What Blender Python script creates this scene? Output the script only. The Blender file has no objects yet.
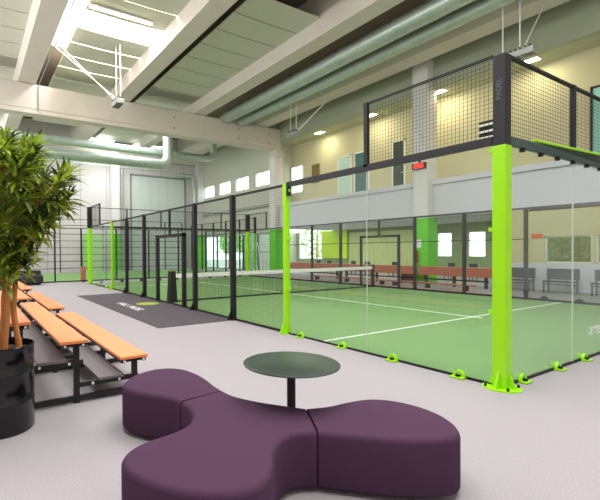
import bpy, bmesh, math, random
from mathutils import Vector, Matrix
random.seed(7)
PI = math.pi
C = bpy.context.scene.collection

# ------------------------------------------------------------ materials
def lin(c):
    return tuple((v/255/12.92) if v/255 <= .04045 else ((v/255+.055)/1.055)**2.4 for v in c) + (1,)
MATS = {}
def mat(name, rgb, rough=.6, metal=0, var=.06, scale=8, bump=0, emit=0, ecol=None, spec=.5, trans=False):
    if name in MATS: return MATS[name]
    m = bpy.data.materials.new(name); m.use_nodes = True
    nt = m.node_tree; b = nt.nodes['Principled BSDF']
    b.inputs['Roughness'].default_value = rough; b.inputs['Metallic'].default_value = metal
    b.inputs['Specular IOR Level'].default_value = spec
    tc = nt.nodes.new('ShaderNodeTexCoord'); nz = nt.nodes.new('ShaderNodeTexNoise')
    nz.inputs['Scale'].default_value = scale; nz.inputs['Detail'].default_value = 4
    nt.links.new(tc.outputs['Object'], nz.inputs['Vector'])
    mx = nt.nodes.new('ShaderNodeMix'); mx.data_type = 'RGBA'
    c = lin(rgb)
    mx.inputs['A'].default_value = tuple(v*(1-var) for v in c[:3]) + (1,)
    mx.inputs['B'].default_value = tuple(min(1, v*(1+var)) for v in c[:3]) + (1,)
    nt.links.new(nz.outputs['Fac'], mx.inputs['Factor']); nt.links.new(mx.outputs['Result'], b.inputs['Base Color'])
    if bump:
        bp = nt.nodes.new('ShaderNodeBump'); bp.inputs['Strength'].default_value = bump; bp.inputs['Distance'].default_value = .01
        nt.links.new(nz.outputs['Fac'], bp.inputs['Height']); nt.links.new(bp.outputs['Normal'], b.inputs['Normal'])
    if emit:
        b.inputs['Emission Color'].default_value = lin(ecol or rgb); b.inputs['Emission Strength'].default_value = emit
    MATS[name] = m; return m
def glassmat(name, tint, refl=1.0, rough=.0):
    m = bpy.data.materials.new(name); m.use_nodes = True; nt = m.node_tree
    for n in list(nt.nodes): nt.nodes.remove(n)
    o = nt.nodes.new('ShaderNodeOutputMaterial'); t = nt.nodes.new('ShaderNodeBsdfTransparent'); t.inputs[0].default_value = tint
    g = nt.nodes.new('ShaderNodeBsdfGlossy'); g.inputs['Roughness'].default_value = rough; g.inputs['Color'].default_value = (refl,)*3+(1,)
    f = nt.nodes.new('ShaderNodeFresnel'); f.inputs['IOR'].default_value = 1.5; x = nt.nodes.new('ShaderNodeMixShader')
    # a thin pane: the same Fresnel on the way in and on the way out
    geo = nt.nodes.new('ShaderNodeNewGeometry'); mr = nt.nodes.new('ShaderNodeMapRange')
    mr.inputs['To Min'].default_value = 1.45; mr.inputs['To Max'].default_value = 1/1.45
    nt.links.new(geo.outputs['Backfacing'], mr.inputs['Value']); nt.links.new(mr.outputs['Result'], f.inputs['IOR'])
    nt.links.new(f.outputs[0], x.inputs[0]); nt.links.new(t.outputs[0], x.inputs[1]); nt.links.new(g.outputs[0], x.inputs[2])
    nt.links.new(x.outputs[0], o.inputs[0])
    return m

M_floor = mat('floor_vinyl', (160,155,159), .75, var=.45, scale=110, spec=.3)
M_beam = mat('concrete_white', (214,206,196), .8, var=.05, scale=1.5)
M_deck = mat('roof_deck', (128,114,100), .85, var=.08, scale=1)
M_panel = mat('ceiling_panel_board', (206,206,190), .7, var=.04, scale=2)
M_wall = mat('wall_paint_grey', (205,200,200), .8, var=.03, scale=.8)
M_band = mat('band_paint', (210,211,218), .8, var=.02, scale=.8)
M_cream = mat('cream_paint', (202,196,160), .8, var=.03, scale=.8)
M_fascia = mat('fascia_green_grey', (168,174,150), .8, var=.04, scale=1)
M_wallR = mat('wall_paint_sage', (196,198,182), .8, var=.03, scale=.8)
M_lime = mat('lime_powder_coat', (160,232,10), .35, var=.02)
M_green = mat('green_column_paint', (100,212,16), .55, var=.03, scale=1)
M_black = mat('black_powder_coat', (17,18,20), .55, var=.08)
M_post = mat('charcoal_post', (29,30,36), .5, var=.08)
M_wire = mat('wire_black', (16,17,16), .6)
M_steel = mat('galvanised_steel', (186,200,190), .42, .55, var=.15, scale=3)
M_turf = mat('artificial_turf', (118,152,98), .95, var=.12, scale=90, bump=.3, spec=.1)
M_line = mat('line_paint', (236,240,232), .8)
M_white = mat('white_plastic', (236,236,234), .5)
M_orange = mat('orange_board', (238,138,78), .5, var=.07, scale=5)
M_grey = mat('grey_mesh_board', (112,104,108), .7, var=.12, scale=60)
M_purple = mat('purple_upholstery', (76,52,73), .95, var=.07, scale=120, bump=.12, spec=.15)
M_purple2 = mat('purple_side', (104,66,98), .9)
M_table = mat('table_laminate', (40,56,46), .32, var=.08, scale=4)
M_drum = mat('drum_black_enamel', (14,14,17), .16, var=.1, scale=3)
M_soil = mat('soil', (70,52,40), .95, var=.4, scale=40, bump=.6)
M_trunk = mat('plant_bark', (186,122,66), .85, var=.3, scale=30, bump=.6)
M_mat = mat('mat_rubber', (74,66,74), .8, var=.08, scale=70)
M_logo = mat('logo_yellow', (150,172,52), .7)
M_wood = mat('counter_wood', (172,92,58), .5, var=.12, scale=6)
M_red = mat('red_display', (240,20,14), .5, emit=1.2)
M_sign = mat('orange_sign', (232,92,50), .5)
M_lamp = mat('lamp_diffuser', (255,246,214), .5, emit=6)
M_sky = mat('skylight_diffuser', (250,250,255), .5, emit=1.1)
M_dark = mat('dark_fabric', (44,42,46), .8)
M_brown = mat('brown_pad', (176,118,84), .7)
M_tan = mat('curtain', (196,204,150), .8, var=.12, scale=6)
M_limewall = mat('lime_wall', (196,226,24), .7)
M_teal = mat('teal_door', (70,110,110), .5)
M_asphalt = mat('paving', (170,170,165), .9)
M_glass = glassmat('court_glass', (.95,.985,.965,1), .9)
M_pane = glassmat('window_glass', (.93,.97,.95,1), .8)
def leafmat(name, a, b_, rough=.45):
    m = mat(name, a, rough, var=.0); nt = m.node_tree
    mx = [n for n in nt.nodes if n.type == 'MIX'][0]
    mx.inputs['A'].default_value = lin(a); mx.inputs['B'].default_value = lin(b_)
    nz = [n for n in nt.nodes if n.type == 'TEX_NOISE'][0]
    rp = nt.nodes.new('ShaderNodeMapRange'); rp.inputs['From Min'].default_value = .4; rp.inputs['From Max'].default_value = .6
    nt.links.new(nz.outputs['Fac'], rp.inputs['Value']); nt.links.new(rp.outputs['Result'], mx.inputs['Factor'])
    bs = nt.nodes['Principled BSDF']; 
    tr = nt.nodes.new('ShaderNodeBsdfTranslucent'); ms = nt.nodes.new('ShaderNodeMixShader'); ms.inputs[0].default_value = .3
    out = nt.nodes['Material Output']
    nt.links.new(mx.outputs['Result'], tr.inputs[0]); nt.links.new(bs.outputs[0], ms.inputs[1]); nt.links.new(tr.outputs[0], ms.inputs[2]); nt.links.new(ms.outputs[0], out.inputs[0])
    return m
M_leaf = leafmat('plant_leaf', (44,70,28), (176,198,66)); 
M_tree = leafmat('tree_leaf', (130,185,90), (200,225,140), .7)

# ------------------------------------------------------------ mesh helpers
class MB:
    def __init__(s): s.v = []; s.f = []; s.sm = []
    def add(s, vs, fs, smooth=False):
        o = len(s.v); s.v += [tuple(v) for v in vs]
        for f in fs: s.f.append([i+o for i in f]); s.sm.append(smooth)
        return s
    def box(s, x0, x1, y0, y1, z0, z1):
        return s.add([(x0,y0,z0),(x1,y0,z0),(x1,y1,z0),(x0,y1,z0),(x0,y0,z1),(x1,y0,z1),(x1,y1,z1),(x0,y1,z1)],
              [(0,3,2,1),(4,5,6,7),(0,1,5,4),(1,2,6,5),(2,3,7,6),(3,0,4,7)])
    def cbox(s, c, d):
        return s.box(c[0]-d[0]/2, c[0]+d[0]/2, c[1]-d[1]/2, c[1]+d[1]/2, c[2]-d[2]/2, c[2]+d[2]/2)
    def tube(s, pts, r, n=10, cap=True, radii=None):
        P = [Vector(p) for p in pts]; rings = []
        up0 = None
        for i, p in enumerate(P):
            t = (P[min(i+1,len(P)-1)] - P[max(i-1,0)]).normalized()
            if up0 is None:
                a = Vector((0,0,1)) if abs(t.z) < .9 else Vector((1,0,0)); u = t.cross(a).normalized()
            else:
                u = (up0 - t*up0.dot(t)).normalized()
            up0 = u; w = t.cross(u); rr = radii[i] if radii else r
            rings.append([p + (u*math.cos(2*PI*k/n) + w*math.sin(2*PI*k/n))*rr for k in range(n)])
        vs = [v for g in rings for v in g]; fs = []
        for i in range(len(P)-1):
            for k in range(n):
                fs.append((i*n+k, i*n+(k+1)%n, (i+1)*n+(k+1)%n, (i+1)*n+k))
        s.add(vs, fs, True)
        if cap:
            s.add(rings[0], [tuple(range(n-1,-1,-1))]); s.add(rings[-1], [tuple(range(n))])
        return s
    def lathe(s, prof, c=(0,0,0), n=40):
        vs = []; fs = []
        for r, z in prof:
            for k in range(n): vs.append((c[0]+r*math.cos(2*PI*k/n), c[1]+r*math.sin(2*PI*k/n), c[2]+z))
        for i in range(len(prof)-1):
            for k in range(n): fs.append((i*n+k, i*n+(k+1)%n, (i+1)*n+(k+1)%n, (i+1)*n+k))
        return s.add(vs, fs, True)
    def prism(s, poly, axis, a, b):
        def P(u, v, w): return {'X':(w,u,v),'Y':(u,w,v),'Z':(u,v,w)}[axis]
        n = len(poly)
        vs = [P(u,v,a) for u,v in poly] + [P(u,v,b) for u,v in poly]
        return s.add(vs, [tuple(range(n))[::-1], tuple(range(n,2*n))] + [(i,(i+1)%n,n+(i+1)%n,n+i) for i in range(n)])
    def build(s, name, m, parent=None, smooth_angle=None):
        me = bpy.data.meshes.new(name); me.from_pydata(s.v, [], s.f)
        me.polygons.foreach_set('use_smooth', s.sm)
        me.materials.append(m); me.update()
        bm = bmesh.new(); bm.from_mesh(me); bmesh.ops.recalc_face_normals(bm, faces=bm.faces[:]); bm.to_mesh(me); bm.free()
        if any(s.sm): me.set_sharp_from_angle(angle=math.radians(50))
        o = bpy.data.objects.new(name, me); C.objects.link(o)
        if parent is not None:
            o.parent = parent; o.matrix_parent_inverse = parent.matrix_basis.inverted()
        return o
def each(mb, name, m, parent=None):
    par = list(range(len(mb.v)))
    def find(a):
        while par[a] != a: par[a] = par[par[a]]; a = par[a]
        return a
    for f in mb.f:
        for q in f[1:]: par[find(q)] = find(f[0])
    groups = {}
    for i, f in enumerate(mb.f): groups.setdefault(find(f[0]), []).append(i)
    out = []
    for fi in groups.values():
        sub = MB(); ids = {}
        for i in fi:
            fc = []
            for q in mb.f[i]:
                if q not in ids: ids[q] = len(sub.v); sub.v.append(mb.v[q])
                fc.append(ids[q])
            sub.f.append(fc); sub.sm.append(mb.sm[i])
        out.append(sub.build(name, m, parent))
    return out
def tag(o, label, cat, group=None, kind=None):
    if kind: o['kind'] = kind
    if label: o['label'] = label
    if cat: o['category'] = cat
    if group: o['group'] = group
    return o
def thing(name, label, cat, loc=(0,0,0), group=None):
    o = bpy.data.objects.new(name, None); C.objects.link(o); o.location = loc; o.empty_display_size = .2
    bpy_update = o.matrix_basis
    return tag(o, label, cat, group)
def struct(name, mb, m, label=None):
    o = mb.build(name, m); o['kind'] = 'structure'
    if label: o['label'] = label
    return o
def copy_tree(o, parent=None):
    c = o.copy(); C.objects.link(c)
    if parent is not None: c.parent = parent
    for ch in list(o.children): copy_tree(ch, c)
    return c
def bevel(o, w, seg=2, ang=35):
    b = o.modifiers.new('bevel', 'BEVEL'); b.width = w; b.segments = seg; b.limit_method = 'ANGLE'; b.angle_limit = math.radians(ang)
    return o
def text_mesh(name, body, size, m, mw, parent=None, depth=.002, spacing=1.0):
    cu = bpy.data.curves.new(name, 'FONT'); cu.body = body; cu.size = size; cu.extrude = depth; cu.align_x = 'CENTER'; cu.align_y = 'CENTER'
    cu.space_character = spacing; cu.offset = size*.012
    t = bpy.data.objects.new(name, cu); C.objects.link(t)
    dg = bpy.context.evaluated_depsgraph_get(); me = bpy.data.meshes.new_from_object(t.evaluated_get(dg))
    bpy.data.objects.remove(t); me.materials.clear(); me.materials.append(m); me.transform(mw)
    o = bpy.data.objects.new(name, me); C.objects.link(o)
    if parent is not None: o.parent = parent; o.matrix_parent_inverse = parent.matrix_basis.inverted()
    return o
def axes(o, x, y, z):
    m = Matrix.Identity(4)
    for i, a in enumerate((x, y, z)):
        for j in range(3): m[j][i] = a[j]
    for j in range(3): m[j][3] = o[j]
    return m

# ------------------------------------------------------------ the hall
XB, XF, YL, YR, ZT = -34., 8., -13., 14., 12.2
struct('floor', MB().box(XB-.3, XF, YL, 14.3, -.2, 0).box(-26.8,XF,14.3,20.2,-.2,0), M_floor)
struct('ceiling', MB().box(XB-.3, XF, YL-.2, 15.9, ZT, ZT+.2), M_deck)
struct('wall_back', MB().box(XB-.3, XB, YL, 14.3, 0, ZT), M_wall)
struct('wall_left', MB().box(XB-.3, XF, YL-.2, YL, -.2, ZT), M_wall)
struct('wall_front', MB().box(XF, XF+.2, YL-.2, 20.2, -.2, ZT), M_wall)
# joints of the wall cladding
w = MB()
for y in (-10,-7.5,-5,-2.5,0,2.6,4.8,6.3,8.1,9.9,12.2): w.box(XB, XB+.012, y, y+.035, 0, 10)
struct('trim_1', w, mat('joint_grey', (150,146,146), .9))
# main girder and columns
struct('trim_2', MB().prism([(-22.35,8.95),(-21.65,8.95),(-21.65,9.15),(-21.6,9.2),(-21.6,10.42),(-21.65,10.48),(-22.35,10.48)], 'Y', YL, 14.1), M_beam)
w = MB()
for y in (5.6, 10.4, 13.0):
    for z in (9.35, 10.0): w.cbox((-21.59, y, z), (.03, .09, .09))
struct('trim_3', w, mat('bolt_cap', (120,112,100), .8))
M_col = mat('column_white', (222,220,216), .8, var=.03, scale=1)
def column(n, x, y, top, wx=.7, wy=.7):
    struct('trim_%d' % n, MB().box(x-wx/2, x+wx/2, y-wy/2, y+wy/2, 3.2, top), M_col)
    struct('trim_%d' % (n+1), MB().box(x-wx/2-.01, x+wx/2+.01, y-wy/2-.01, y+wy/2+.01, 0, 3.2), M_green)
column(4, -22.1, 14.0, 8.95); column(6, -10.1, 13.9, 10.9, .75, .75); column(8, -33.6, 13.7, 11.2); column(10, -33.65, 5.4, 10.9); column(12, 1.9, 13.9, 10.9)
struct('trim_14', MB().box(-10.1-.62, -10.1-.4, 13.75, 14.2, 5.1, 10.8), M_beam)
struct('trim_15', MB().box(-22.45, -21.5, 13.6, 14.25, 8.5, 8.95), M_beam)
# second girder far away at the back wall
struct('trim_16', MB().box(-33.95, -33.5, YL, 14, 9.9, 10.48), M_beam)
# roof beams along X
n = 17
for i in range(-2, 4):
    yc = -2.72 + 5.08*i
    if i == 3: yc = 12.45
    w = MB()
    if i < 3: poly = [(yc-.42,10.5),(yc+.42,10.5),(yc+.47,ZT),(yc-.55,ZT),(yc-.55,11.25)]
    else: poly = [(yc-.5,10.5),(yc+.5,10.5),(yc+.5,ZT),(yc-.9,ZT),(yc-.9,11.0),(yc-.62,10.75)]
    w.prism(poly, 'X', XB, XF-.2)
    struct('trim_%d' % n, w, M_beam); n += 1
    if i < 3:
        n += 1
# ceiling panels
gname = {-1:'ceiling boards between the two roof beams over the benches', 0:'ceiling boards of the skylight bay', 1:'ceiling boards of the bay beside the ducts'}
glab = {-1:'pale board of the ceiling bay at the upper left corner', 0:'white ceiling board in the bay lit by the skylight', 1:'grey-green ceiling board in the bay left of the ducts'}
def arched(x0, x1, y0, y1, z, t=.05, sag=.03):
    m = MB(); N = 8; vs = []
    for k in range(N+1):
        u = k/N; y = y0+(y1-y0)*u; zz = z - sag*4*u*(1-u) + .10*u*0
        for x in (x0, x1): vs += [(x,y,zz),(x,y,zz+t)]
    fs = []
    for k in range(N):
        a = 4*k; b = a+4
        fs += [(a,a+2,b+2,b),(a+1,b+1,b+3,a+3),(a,b,b+1,a+1),(a+2,a+3,b+3,b+2)]
    fs += [(0,1,3,2),(4*N,4*N+2,4*N+3,4*N+1)]
    return m.add(vs, fs)
for i in (-1, 0, 1):
    yc = -2.72 + 5.08*i; y0, y1 = yc+1.3, yc+5.08-.5
    proto = None; k = 0; x = -21.6
    while x < -2:
        skip = (i == 0 and k in (4, )) or (i == 1 and k == 8) 
        if not skip and x < -9.5 + 2*(i == 1)*1.5:
            if proto is None:
                proto = arched(0, 1.38, y0, y1, 11.12).build('ceiling_panel', M_panel); proto.location = (x,0,0); o = proto
            else:
                o = proto.copy(); C.objects.link(o); o.location = (x,0,0)
            tag(o, glab[i], 'ceiling panel', gname[i])
        x += 1.44; k += 1
    x = -33.3
    while x < -21.7:
        if not (i == 0 and x < -31): 
            o = proto.copy(); C.objects.link(o); o.location = (x,0,0)
            tag(o, 'ceiling board in the far bay behind the concrete girder', 'ceiling panel', 'ceiling boards behind the girder')
        x += 1.44
# skylights (glazed openings in the deck of the skylight bay)
def skylight(x0, x1, y0, y1, z, lab):
    o = MB().box(x0, x1, y0, y1, z, z+.04).build('skylight', M_sky); tag(o, lab, 'skylight')
skylight(-20.2, -12.8, -1.75, 1.75, 12.1, 'bright white skylight above the boards of the left ceiling bay')
# glowing strip added for the daylight that shows through a gap between boards
t = thing('gap_glow', 'long white glow strip standing in for gap light across the bright ceiling bay at upper left', 'lamp', (-13.8,-.1,11.0))
MB().box(-13.86,-13.74,-1.4,1.1,10.93,10.98).build('diffuser', M_lamp, t); MB().box(-13.88,-13.72,-1.4,1.1,10.98,11.04).build('housing', M_white, t)
for k,(x0,x1,y0,y1,l) in enumerate([(-33.2,-31.6,3.0,4.9,'pinkish white roof light patch behind the girder, left one'),(-33.0,-31.6,6.6,9.2,'white roof light patch behind the girder, right one')]):
    o = MB().box(x0,x1,y0,y1,10.7,10.74).build('roof_light', M_sky); tag(o, l, 'skylight')
o = MB().box(-33.0,-31.6,-5.5,-3.3,10.7,10.74).build('roof_light', M_sky); tag(o, 'white roof light patch at the left edge above the plant', 'skylight')

# right side of the hall: upper wall, mezzanine
struct('wall_right', MB().box(XB, -22.1, YR, YR+.3, 3.0, 6.68).box(XB,-22.1,YR,YR+.3,7.8,ZT)
       .box(XB,-33.3,YR,YR+.3,6.68,7.8).box(-31.3,-30.5,YR,YR+.3,6.68,7.8).box(-28.5,-27.8,YR,YR+.3,6.68,7.8).box(-25.7,-24.9,YR,YR+.3,6.68,7.8).box(-22.9,-22.1,YR,YR+.3,6.68,7.8), M_wallR)
struct('trim_30', MB().box(XB+.2, -22.4, YR-.18, YR, 5.0, 5.2), mat('ledge', (160,162,158), .8))
struct('trim_31', MB().box(-22.1, XF, YR, YR+.3, 3.25, 5.0), M_band)
struct('trim_32', MB().box(-22.1, XF, YR-.12, YR+.3, 4.82, 5.05), M_band)
struct('floor_mezzanine', MB().box(-22.1, XF, YR+.3, 20.2, 3.25, 5.0), M_band)
struct('trim_33', MB().box(-22.1, XF, YR+.0, YR+.3, 9.5, ZT), M_fascia)
struct('ceiling_mezzanine', MB().box(-22.1, XF, YR+.3, 15.7, 9.5, 9.7), mat('soffit', (186,188,160), .8))
struct('wall_mezzanine', MB().box(-22.6, XF, 15.5, 15.7, 5.0, 9.5), M_cream)
struct('wall_mezzanine_end', MB().box(-22.4, -22.1, YR+.3, 15.5, 5.0, 9.5), M_wallR)
def window(n, x0, x1, y, z0, z1, nx=1, nz=1, fm=M_white, r=.05, name='window', frosted=None, ax='X'):
    w = MB()
    w.box(x0,x1,y-.06,y+.06,z0,z0+r).box(x0,x1,y-.06,y+.06,z1-r,z1)
    for k in range(nx+1):
        x = x0 + (x1-x0-r)*k/nx; w.box(x,x+r,y-.06,y+.06,z0,z1)
    for k in range(1,nz): z = z0+(z1-z0)*k/nz; w.box(x0,x1,y-.05,y+.05,z,z+r*.7)
    o = w.build('%s_%d' % (name,n), fm); o['kind'] = 'structure'
    MB().box(x0+r/2,x1-r/2,y-.01,y+.01,z0,z1).build('pane', frosted or M_pane, o)
    return o
n = 1
for a,b in ((-33.3,-31.3),(-30.5,-28.5),(-27.8,-25.7),(-24.9,-22.9)):
    window(n, a, b, YR+.15, 6.68, 7.8, 2); n += 1
# upstairs doors and openings on the corridor wall
def door(n, x0, x1, z0, z1, y, m, fm=M_white, t=.08, lab=None):
    w = MB().box(x0-t,x0,y-.08,y,z0,z1+t).box(x1,x1+t,y-.08,y,z0,z1+t).box(x0-t,x1+t,y-.08,y,z1,z1+t)
    o = w.build('door_%d' % n, fm); o['kind'] = 'structure'
    if lab: o['label'] = lab
    MB().box(x0,x1,y-.05,y,z0,z1).build('door_leaf', m, o)
    MB().box(x1-.16,x1-.06,y-.1,y-.05,z0+1.0,z0+1.05).build('door_handle', M_steel, o)
door(1, -17.3, -16.3, 5.0, 7.7, 15.5, mat('frosted_bright', (186,214,200), .4))
door(2, -15.9, -14.9, 5.0, 7.7, 15.5, M_teal)
door(3, -13.1, -12.4, 5.0, 7.8, 15.5, mat('dark_doorway', (60,72,62), .7))
door(4, -4.0, -2.2, 5.0, 7.9, 15.5, mat('frosted_teal', (150,210,196), .4), M_black)
o = MB().box(-19.8,-19.1,15.40,15.47,6.4,7.7).build('notice_board', mat('notice_brown', (120,104,60), .7)); tag(o, 'brown notice board hung on the upstairs corridor wall', 'board')
t = thing('wall_vent', 'black louvred vent on the upstairs wall beside the black post top', 'vent', (-7.95,15.4,6.8))
MB().box(-8.3,-7.6,15.42,15.5,6.75,7.7).build('backing', M_black, t)
w = MB()
for k in range(3): w.box(-8.3,-7.6,15.34,15.42,6.85+.3*k,6.95+.3*k)
each(w, 'louvre', M_white, t)
window(5, -22.0, -20.7, 15.42, 5.9, 7.9, 2, 1, frosted=mat('bright_pane', (230,240,235), .4, emit=.9))
for k,(x,l) in enumerate([(-5.81,'square downlight of the upstairs soffit, nearest to the black corner post'),(-9.8,'downlight of the upstairs soffit just right of the tall white column'),(-13.95,'downlight of the upstairs soffit just left of the wire mesh end post'),(-18.12,'downlight of the upstairs soffit, farthest, beside the hanging floodlight')]):
    t = thing('ceiling_light', l, 'ceiling light', (x,14.55,9.5), 'downlights in the upstairs soffit')
    MB().box(x-.36,x+.36,14.33,14.77,9.465,9.5).build('frame', M_white, t); MB().box(x-.32,x+.32,14.37,14.73,9.45,9.468).build('diffuser', M_lamp, t)
# roller door in the back wall
w = MB().box(XB,XB+.06,6.9,12.4,8.45,8.6).box(XB,XB+.06,6.9,7.05,0,8.6).box(XB,XB+.06,12.25,12.4,0,8.6)
o = struct('door_5', w, mat('door_frame_grey', (130,136,132), .6))
w = MB()
for k in range(6): w.box(XB+.005,XB+.03,7.05+k*.867,7.05+k*.867+.85,0,8.45)
w.build('door_leaf', mat('door_leaf_grey', (196,204,198), .7), o)
# ground floor zone under the mezzanine
struct('wall_rear', MB().box(-27,-26.4,20,20.2,0,3.25).box(-23.4,-13.25,20,20.2,0,3.25).box(-26.4,-23.4,20,20.2,0,.9)
   .box(-13.25,-12.3,20,20.2,0,1.2).box(-13.25,-12.3,20,20.2,2.7,3.25).box(-12.3,-11.3,20,20.2,0,3.25).box(-11.3,-10.3,20,20.2,0,1.2).box(-11.3,-10.3,20,20.2,2.7,3.25).box(-10.3,XF,20,20.2,0,3.25), mat('rear_wall', (140,160,112), .8))
window(6, -26.4,-23.4,20.05,.9,3.25,3,1); window(7,-13.25,-12.3,20.05,1.2,2.7); window(8,-11.3,-10.3,20.05,1.2,2.7,1,2)
struct('wall_rear_side', MB().box(-27.0,-26.8,14.3,20,0,3.25), M_wallR)
o = MB().box(-23.4,-20.6,19.8,19.94,1.0,3.24).build('lime_board', M_limewall); tag(o, 'bright yellow-lime panel on the rear wall beside the left window', 'wall panel')
w = MB(); N = 70; vs = []
for k in range(N+1):
    x = -20.4 + 6.0*k/N; y = 19.8+.09*math.sin(k*1.6)
    vs += [(x,y,.4),(x,y,3.0),(x,y+.01,.4),(x,y+.01,3.0)]
w.add(vs, [f for k in range(N) for f in ((4*k,4*k+4,4*k+5,4*k+1),(4*k+2,4*k+3,4*k+7,4*k+6))], True)
tag(w.build('curtain', M_tan), 'long pale yellow-green curtain hanging on the rear wall', 'curtain')
struct('wall_partition', MB().box(-6.9,XF,YR,YR+.25,0,1.1).box(-6.9,XF,YR,YR+.25,2.15,3.25).box(-6.9,-5.05,YR,YR+.25,1.1,2.15).box(-.4,XF,YR,YR+.25,1.1,2.15).box(-3.55,-3.45,YR,YR+.25,1.1,2.15), M_cream)
struct('trim_34', MB().box(-6.9,XF,YR-.015,YR,0,1.08), M_band)
window(9,-5.05,-3.55,YR+.12,1.1,2.15,1); window(10,-3.45,-.4,YR+.12,1.1,2.15,2)  # window band put in to carry the tree reflections of the court glass
o = MB().box(-5.5,-5.1,YR-.03,YR,2.08,2.26).build('wall_sign', M_sign); tag(o, 'small orange sign on the cream wall above the black benches', 'sign')
# glazing in the left ground floor facade
for k in range(5):
    x0 = -33.2 + k*2.15
    window(11+k, x0, x0+2.15, YR+.15, 0.05, 3.0, 1, 2, M_black if k%2 else mat('frame_grey', (120,130,125), .5), .07)
# outside ground and trees
struct('ground', MB().box(XB-40,XF+20,20.4,70,-.25,-.2).box(XB-40,-27.05,14.3,20.4,-.25,-.2), M_asphalt)
def tree(x, y, h, r, lab, seed, low=.25):
    rnd = random.Random(seed); t = thing('garden_tree', lab, 'tree', (x,y,-.2), 'trees outside the glazing')
    MB().tube([(x,y,-.2),(x+.1,y,h*.4),(x,y+.1,h*.75)], .12, 8, radii=[.16,.12,.06]).build('trunk', M_trunk, t)
    w = MB()
    for k in range(600):
        d = Vector((rnd.gauss(0,1),rnd.gauss(0,1),rnd.gauss(0,1))).normalized(); q = rnd.uniform(.5,1)**.5
        c = Vector((x+d.x*r*q, y+d.y*r*q, h*(low+(1-low)/2)+d.z*h*(1-low)/2*q))
        a = Vector((rnd.gauss(0,1),rnd.gauss(0,1),rnd.gauss(0,1))).normalized()*.17; b = a.cross(d).normalized()*.12
        w.add([c-a, c+b, c+a, c-b], [(0,1,2,3)])
    w.build('foliage', M_tree, t)
for k,(x,y,h,r,l,lo) in enumerate([(-35.9,18.5,4,1.2,'outside tree seen at the left end of the far glazing',.3),(-32.0,18.0,5,1.5,'outside tree behind the middle of the far glazing',.2),(-29.0,17.5,3.4,1.1,'low outside tree near the right part of the far glazing',.1),
     (-30.5,26,6,2.2,'tree beyond the rear left window',.1),(-3.6,22.2,3.4,1.8,'tree added for the reflected green, behind the partition window left part',.05),(1.2,22.4,3.4,1.8,'tree added for the reflected green, behind the partition window right part',.05)]):  # the last two trees are added for the reflected green
    tree(x,y,h,r,l,k,lo)
# added foliage standing in for the trees reflected in the court glass
def reflection_foliage(x0,x1,y,h,lab):
    rnd = random.Random(3); t = thing('reflection_foliage', lab, 'reflection_foliage', ((x0+x1)/2,y,0))
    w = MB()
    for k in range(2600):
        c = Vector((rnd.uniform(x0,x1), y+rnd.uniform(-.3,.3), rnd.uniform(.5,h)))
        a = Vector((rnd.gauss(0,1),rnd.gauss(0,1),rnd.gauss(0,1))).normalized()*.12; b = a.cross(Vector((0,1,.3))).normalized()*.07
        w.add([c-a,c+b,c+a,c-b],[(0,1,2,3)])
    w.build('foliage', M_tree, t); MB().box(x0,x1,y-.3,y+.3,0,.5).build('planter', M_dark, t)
reflection_foliage(-7.5,-1,16.6,2.7,'added green foliage behind the partition windows, standing in for trees reflected in the court glass')

# ------------------------------------------------------------ courts
struct('floor_court', MB().box(-20,0,0,10,0,.012), M_turf, 'green artificial turf of the glass court')
struct('floor_court_far', MB().box(-32,-22,-8,12,0,.012), M_turf, 'green artificial turf of the court at the back')
o = struct('court_marking', MB().box(-3.05,-3.0,0.06,9.94,.012,.016).box(-17.0,-16.95,0.06,9.94,.012,.016).box(-17.2,-2.8,4.975,5.025,.012,.017), M_line)
o['label'] = 'white lines of the glass court'
o = struct('court_marking', MB().box(-31.9,-22.1,8.95,9.0,.012,.016).box(-31.9,-22.1,-5,-4.95,.012,.016), M_line)
RX = lambda: None
def wires(p0, u, L, z0, z1, pitch=.05, r=.002, sup=Vector((0,0,1))):
    """welded wire mesh between p0 and p0+u*L, z0..z1"""
    m = MB(); u = Vector(u); nrm = Vector((-u.y,u.x,0)); P0 = Vector((p0[0],p0[1],0))
    def stick(a, b, side):
        t = (b-a).normalized(); s1 = side*r; s2 = t.cross(side).normalized()*r
        vs = [a+s1+s2,a-s1+s2,a-s1-s2,a+s1-s2,b+s1+s2,b-s1+s2,b-s1-s2,b+s1-s2]
        m.add(vs,[(0,1,5,4),(1,2,6,5),(2,3,7,6),(3,0,4,7)])
    k = 0; N = int(L/pitch)
    for k in range(N+1):
        a = P0+u*(k*L/N); stick(a+Vector((0,0,z0)), a+Vector((0,0,z1)), nrm)
    Nz = int((z1-z0)/pitch)
    for k in range(Nz+1):
        z = z0+(z1-z0)*k/Nz; stick(P0+Vector((0,0,z))+nrm*.004, P0+u*L+Vector((0,0,z))+nrm*.004, nrm)
    return m
def bar(a, b, w=.05, h=None):
    """box section tube from a to b"""
    a = Vector(a); b = Vector(b); t = (b-a).normalized(); h = h or w
    up = Vector((0,0,1)) if abs(t.z) < .9 else Vector((1,0,0)); s = t.cross(up).normalized(); v = s.cross(t)
    vs = [p + s*i*w/2 + v*j*h/2 for p in (a,b) for i,j in ((-1,-1),(1,-1),(1,1),(-1,1))]
    return vs, [(3,2,1,0),(4,5,6,7),(0,1,5,4),(1,2,6,5),(2,3,7,6),(3,0,4,7)]
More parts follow.
